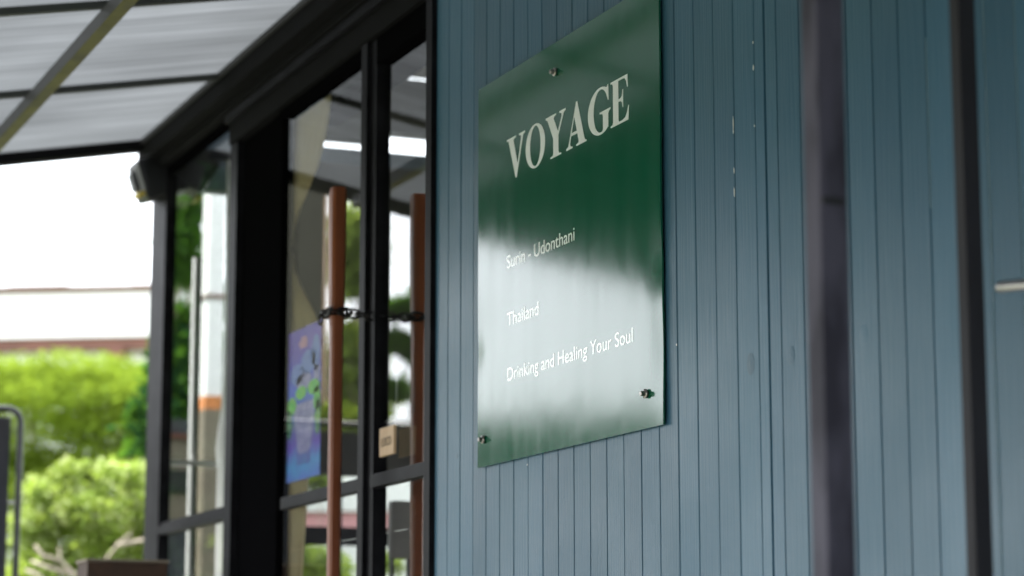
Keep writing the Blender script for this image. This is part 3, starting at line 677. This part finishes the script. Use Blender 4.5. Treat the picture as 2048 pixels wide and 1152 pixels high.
# low bright shrub
Zs = 8.6; T = at(180, 1152, Zs)
sh = thing('garden_shrub', (T.x, T.y, 0), 'low pale green shrub with bare twigs, in front of the lime green tree', 'shrub')
cs = []
for x, y, r_ in ((85, 985, .085), (140, 965, .09), (200, 960, .08), (260, 965, .09), (300, 950, .07), (75, 1040, .11), (140, 1030, .11), (205, 1025, .11), (270, 1030, .11), (90, 1110, .12), (170, 1095, .13), (250, 1095, .13), (310, 1060, .12), (330, 1130, .12), (60, 1170, .14), (200, 1180, .16), (330, 1200, .16), (100, 1260, .2), (260, 1270, .2)):
    for k in range(3): cs.append(cl(x+random.uniform(-28, 28), y+random.uniform(-20, 20), Zs+random.uniform(-.2, .2), r_*.62, r_*.55))
leaves('foliage', cs, 17000, .030, 'leaf_bright', sh, .2, .0, .2)
leaves('young_foliage', cs[:40], 3600, .026, 'leaf_pale', sh, .2, 0, .5)
branchy((T.x, T.y, 0), [at(200, 1060, Zs), at(120, 1100, Zs), at(260, 1060, Zs)], .012, 'bark', sh)
tw = MB()
for pl in (((215, 1190), (150, 1150), (120, 1120), (118, 1095)), ((150, 1150), (95, 1135), (62, 1122)), ((120, 1120), (85, 1112), (70, 1090)), ((215, 1180), (205, 1130), (235, 1090), (262, 1066)), ((235, 1090), (290, 1080), (318, 1090)), ((100, 1180), (78, 1150), (50, 1140))):
    n_ = len(pl); tw.tube([at(x, y, Zs-.42) for x, y in pl], [.0085-.0018*i for i in range(n_)], 7)
tw.build('twig', 'bark_pale', sh, True)
# dark tree behind the end window
Zd = 9.5; T = at(375, 1000, Zd)
dt = thing('garden_tree', (T.x, T.y, 0), 'dark green broadleaf tree seen through the narrow window beside the corner post', 'tree')
cs = [cl(x, y, Zd, r_, r_) for x, y, r_ in ((385, 405, .07), (372, 430, .08), (365, 480, .07), (398, 395, .035), (362, 540, .05), (380, 520, .04), (370, 640, .08), (378, 700, .12), (370, 760, .14), (384, 790, .12), (360, 700, .1), (462, 600, .05), (462, 700, .06), (360, 850, .2), (400, 860, .15))]
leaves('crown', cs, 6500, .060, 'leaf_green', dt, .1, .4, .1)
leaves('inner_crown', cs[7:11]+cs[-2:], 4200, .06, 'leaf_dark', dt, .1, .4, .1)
branchy((T.x, T.y, 0), [at(372, 520, Zd), at(385, 640, Zd), at(365, 420, Zd)], .03, 'bark', dt)
# white column with terracotta foot seen through the same window
p = at(424, 700, 8.4); cm = thing('garden_column', (p.x, p.y, 0), 'white square column with an orange foot seen through the narrow window', 'column')
hw = 17/4800*8.4; zb = at(424, 824, 8.4).z; zb2 = at(424, 796, 8.4).z
box('shaft', (p.x-.04, p.y-hw, zb2), (p.x+.04, p.y+hw, at(424, 300, 8.4).z), 'white_wall', cm)
box('foot', (p.x-.045, p.y-hw-.004, zb), (p.x+.045, p.y+hw+.004, zb2-.001), 'terracotta', cm)
box('ring', (p.x-.05, p.y-hw-.008, at(424, 596, 8.4).z), (p.x+.05, p.y+hw+.008, at(424, 590, 8.4).z), 'brown_trim', cm)
box('plinth', (p.x-.06, p.y-hw-.01, 0), (p.x+.06, p.y+hw+.01, zb-.001), 'beige_render', cm)
# dark garden counter seen low through the narrow window
p = at(360, 900, 7.6)
gc = thing('garden_counter', (p.x, p.y, 0), 'dark slatted counter seen low through the narrow window', 'counter')
for i, (y0, y1, mm) in enumerate(((838, 866, 'grey_panel'), (868, 876, 'brown_trim'), (878, 940, 'beige_render'), (942, 985, 'rubber'), (987, 1040, 'beige_render'))):
    z1, z0 = at(360, y0, 7.6).z, at(360, y1, 7.6).z
    box('counter_board', (p.x-.15, p.y-.06, z0), (p.x+.01*(i % 2), p.y+.042, z1), mm, gc)
box('counter_base', (p.x-.15, p.y-.06, 0), (p.x, p.y+.042, at(360, 1041, 7.6).z), 'grey_panel', gc)
T = at(425, 950, 9)
g2 = thing('garden_shrub', (T.x, T.y, 0), 'yellow green shrub seen low through the narrow window, right of the dark counter', 'shrub')
leaves('foliage', [cl(x, y, 9, r_, r_) for x, y, r_ in ((425, 900, .10), (415, 960, .14), (440, 1010, .14), (400, 1060, .16), (450, 1120, .18), (395, 1140, .2))], 5000, .04, 'leaf_bright', g2, .2, .1, .2)
branchy((T.x, T.y, 0), [at(425, 930, 9), at(405, 1000, 9)], .02, 'bark_pale', g2)

# far white building with brown coping
fb = thing('white_building', (-26, 4, 0), 'long white building with a brown roof edge and brown band, far behind the lime tree', 'building')
A_ = at(-400, 562, 24.3); B_ = at(700, 590, 23.6)
d = (B_-A_); d.z = 0; ln = d.length; d.normalize(); nrm = Vector((d.y, -d.x, 0)); 
if nrm.dot(EYE-A_) < 0: nrm = -nrm
def fbox(name, s0, s1, z0, z1, off0, off1, m):
    b = MB(); vs = []
    for s_ in (s0, s1):
        for o_ in (off0, off1):
            for z_ in (z0, z1): q_ = A_+d*s_+nrm*o_; vs.append(b.bm.verts.new((q_.x, q_.y, z_)))
    for i in [(0, 1, 3, 2), (4, 6, 7, 5), (0, 4, 5, 1), (2, 3, 7, 6), (0, 2, 6, 4), (1, 5, 7, 3)]: b.bm.faces.new([vs[k] for k in i])
    return b.build(name, m, fb)
ztop = at(150, 576, 24).z; zlo = at(150, 677, 24).z; zb3 = at(150, 700, 24).z
fbox('parapet', -8, ln+2, zlo, ztop-.051, -5, 0, 'white_wall')
fbox('trim_band', -8, ln+2, zb3, zlo-.002, -5, -.06, 'brown_trim')
fbox('wall', -8, ln+2, 0, zb3-.002, -5, -.25, 'white_wall')
kk = 0; s_ = -4.0
while s_ < ln+1: fbox('coping_tile', s_, s_+.30, ztop-.05, ztop+.012+random.uniform(0, .02), -.3, .05, 'brown_tile'); s_ += .31
for s_ in np.arange(0, ln, 1.6): fbox('rafter_end', s_, s_+.16, zb3-.1, zb3-.004, -.24, -.07, 'brown_trim')
for s_ in np.arange(.5, ln, 2.4): fbox('window', s_, s_+1.1, 1.0, 2.2, -.26, -.235, 'window_dark')

# ------------------------------------------------------------------ what the glass and the sign mirror: the garden on the open side
def rc(x, y, Z, rx, ry, rz=None): return (refl(x, y, Z), (rx, rx if rz is None else rz, ry))
Zr = 13.0; T = refl(705, 900, Zr)
t1 = thing('garden_tree', (T.x, T.y, 0), 'green garden tree on the open side of the pavement, mirrored in the poster door', 'tree')
leaves('crown', [rc(x, y, Zr, r_, r_) for x, y, r_ in ((705, 470, .13), (716, 520, .14), (700, 545, .12), (690, 500, .10), (725, 560, .08), (700, 680, .10), (712, 720, .16), (700, 770, .18), (690, 820, .18), (725, 800, .16), (735, 480, .1))], 9000, .07, 'leaf_bright', t1, .1, .3, .1)
branchy((T.x, T.y, 0), [refl(708, 560, Zr), refl(700, 700, Zr), refl(720, 480, Zr)], .03, 'bark', t1)
T = refl(830, 1000, 11)
t2 = thing('garden_tree', (T.x, T.y, 0), 'spreading thin tree on the open side, mirrored in the glass beside the blue wall', 'tree')
leaves('crown', [rc(x, y, 11, rx, ry) for x, y, rx, ry in ((790, 622, .06, .03), (815, 612, .08, .04), (845, 612, .06, .04), (868, 618, .06, .04), (790, 682, .05, .03), (815, 690, .07, .035), (832, 710, .04, .05), (800, 780, .05, .04), (777, 776, .03, .03))], 3600, .05, 'leaf_green', t2, .3, .3, .0)
branchy((T.x, T.y, 0), [refl(838, 640, 11), refl(815, 690, 11), refl(860, 620, 11)], .016, 'bark', t2)
# low garden wall and hedges mirrored in the lower part
def slabR(name, x0, x1, y0, y1, Z, m, parent, th=.15, ground=False):
    a_, b2 = refl(x0, y0, Z), refl(x1, y0, Z); zt_ = refl((x0+x1)/2, y0, Z).z; zb_ = 0 if ground else refl((x0+x1)/2, y1, Z).z
    dd = (b2-a_); dd.z = 0; bb = MB(); mid = (a_+b2)/2
    return bb.beam((a_.x, a_.y, (zt_+zb_)/2), (b2.x, b2.y, (zt_+zb_)/2), th, zt_-zb_).build(name, m, parent)
ow = thing('mirror_dark_screen', refl(620, 1000, 9.6)*1.0, 'tall dark olive screen with a pale edge, added beyond the pavement to darken the mirrored view', 'screen'); ow.location.z = 0  # invented screen that keeps bright sky out of the poster door's reflection
slabR('board', 556, 652, 330, 0, 9.6, 'olive_canvas', ow, .06, True)
slabR('edge_strip', 652.5, 656, 330, 0, 9.6, 'tag_wood', ow, .07, True)
T = refl(450, 1000, 11); t3 = thing('garden_tree', (T.x, T.y, 0), 'broad green tree added on the open side to block sky mirrored in the narrow window', 'tree')  # tree added so the narrow window does not mirror white sky
leaves('crown', [rc(x, y, 11, r_, r_) for x, y, r_ in ((360, 330, .22), (420, 300, .25), (480, 330, .25), (350, 460, .28), (420, 440, .3), (500, 460, .3), (350, 600, .3), (430, 600, .3), (510, 600, .3), (360, 760, .35), (440, 760, .35), (520, 780, .35), (340, 920, .35), (430, 930, .35), (520, 930, .35), (380, 1080, .4), (480, 1100, .4))], 22000, .07, 'leaf_dark', t3, .1, .3, .1)
branchy((T.x, T.y, 0), [refl(430, 500, 11), refl(360, 700, 11), refl(500, 650, 11)], .05, 'bark', t3)
gw = thing('garden_wall', refl(825, 900, 10.4)*1.0, 'low beige garden wall on the open side of the pavement', 'wall'); gw.location.z = 0
slabR('wall', 745, 905, 852, 0, 10.4, 'beige_render', gw, ground=True)
slabR('coping', 745, 905, 846, 851, 10.35, 'white_wall', gw, .2)
slabR('stripe', 745, 905, 880, 892, 10.3, 'brown_trim', gw, .04)
T = refl(650, 950, 9); h1 = thing('garden_hedge', (T.x, T.y, 0), 'yellow green hedge on the open side, mirrored low in the poster door', 'hedge')
leaves('foliage', [rc(x, y, 9, .15, .13) for x, y in ((560, 975), (600, 985), (640, 965), (680, 950), (700, 1080), (600, 1120), (650, 1160), (560, 1180), (520, 1100), (690, 1200), (620, 1250))]+[rc(x, y, 9, .1, .06) for x, y in ((700, 855), (680, 845), (720, 860))], 9000, .05, 'leaf_lime', h1, .1, .2, .2)
branchy((T.x, T.y, 0), [refl(640, 960, 10), refl(600, 1000, 10)], .02, 'bark', h1)
pk = thing('pink_trimmed_wall', at(700, 1000, 10), 'white garden wall with a pink lower edge, glimpsed low through the glass doors', 'wall'); pk.location.z = 0
def slabD(name, x0, x1, y0, y1, Z, m, parent, th=.05, ground=False):
    a_, b2 = at(x0, y0, Z), at(x1, y0, Z); zt_ = at((x0+x1)/2, y0, Z).z; zb_ = 0 if ground else at((x0+x1)/2, y1, Z).z
    return MB().beam((a_.x, a_.y, (zt_+zb_)/2), (b2.x, b2.y, (zt_+zb_)/2), th, zt_-zb_).build(name, m, parent)
slabD('panel', 560, 900, 962, 1024, 10, 'white_wall', pk); slabD('lower_edge', 560, 900, 1025, 1056, 10, 'pink_paint', pk); slabD('foot_panel', 560, 900, 1057, 0, 10, 'white_wall', pk, .05, True)
T = at(610, 1100, 8.8); h2 = thing('garden_shrub', (T.x, T.y, 0), 'yellow green shrub glimpsed under the poster through the low end window', 'shrub')
leaves('foliage', [cl(x, y, 8.8, r_, r_) for x, y, r_ in ((580, 955, .05), (610, 962, .05), (640, 950, .05), (660, 958, .04), (600, 1130, .11), (640, 1150, .11), (570, 1150, .11), (670, 1180, .10), (776, 1130, .05), (620, 1230, .2))], 5000, .035, 'leaf_bright', h2, .1, .1, .2)
branchy((T.x, T.y, 0), [at(600, 970, 8.8), at(640, 1000, 8.8)], .014, 'bark_pale', h2)
ck = thing('chair', at(800, 1100, 5.2), 'grey upholstered chair back low inside the glass door beside the blue wall', 'chair'); ck.location.z = 0
a = at(784, 1000, 5.3); c = at(834, 1000, 5.3); z1, z0 = a.z, at(800, 1118, 5.3).z
box('backrest', (a.x-.03, a.y, z0), (a.x, c.y, z1), 'floor_grey', ck, .01)
box('seat', (a.x-.02, a.y-.0, z0-.25), (a.x+.05, c.y, z0-.2), 'floor_grey', ck, .006)
for yy in (a.y+.006, c.y-.006):
    for xx in (a.x-.014, a.x+.04): box('leg', (xx-.005, yy-.005, .01), (xx+.005, yy+.005, z0-.2), 'tube_dark', ck)
    box('back_post', (a.x-.019, yy-.004, z0-.21), (a.x-.010, yy+.004, z0+.01), 'tube_dark', ck)
# shrubs behind the garden wall, mirrored in the sign's lower edge
for i, (x, y, r_) in enumerate(((1010, 905, .32), (1130, 880, .34), (1260, 895, .36), (1390, 870, .36), (1520, 880, .4))):
    T = refl(x, y+60, 12); hb = thing('garden_shrub', (T.x, T.y, 0), ['dark green shrub behind the beige garden wall, nearest the spreading tree', 'dark green shrub behind the beige garden wall, second from the spreading tree', 'dark green shrub in the middle of the five behind the beige garden wall', 'dark green shrub behind the beige garden wall, second from its near end', 'dark green shrub behind the beige garden wall, nearest its near end'][i], 'shrub', 'shrubs behind the beige garden wall')
    leaves('foliage', [rc(x+random.uniform(-50, 50), y+random.uniform(-15, 40), 12, r_*.6, r_*.35) for k in range(6)], 3500, .07, 'leaf_dark', hb, .1, .2, .3)
    branchy((T.x, T.y, 0), [refl(x, y, 12), refl(x+20, y+10, 12)], .02, 'bark', hb)
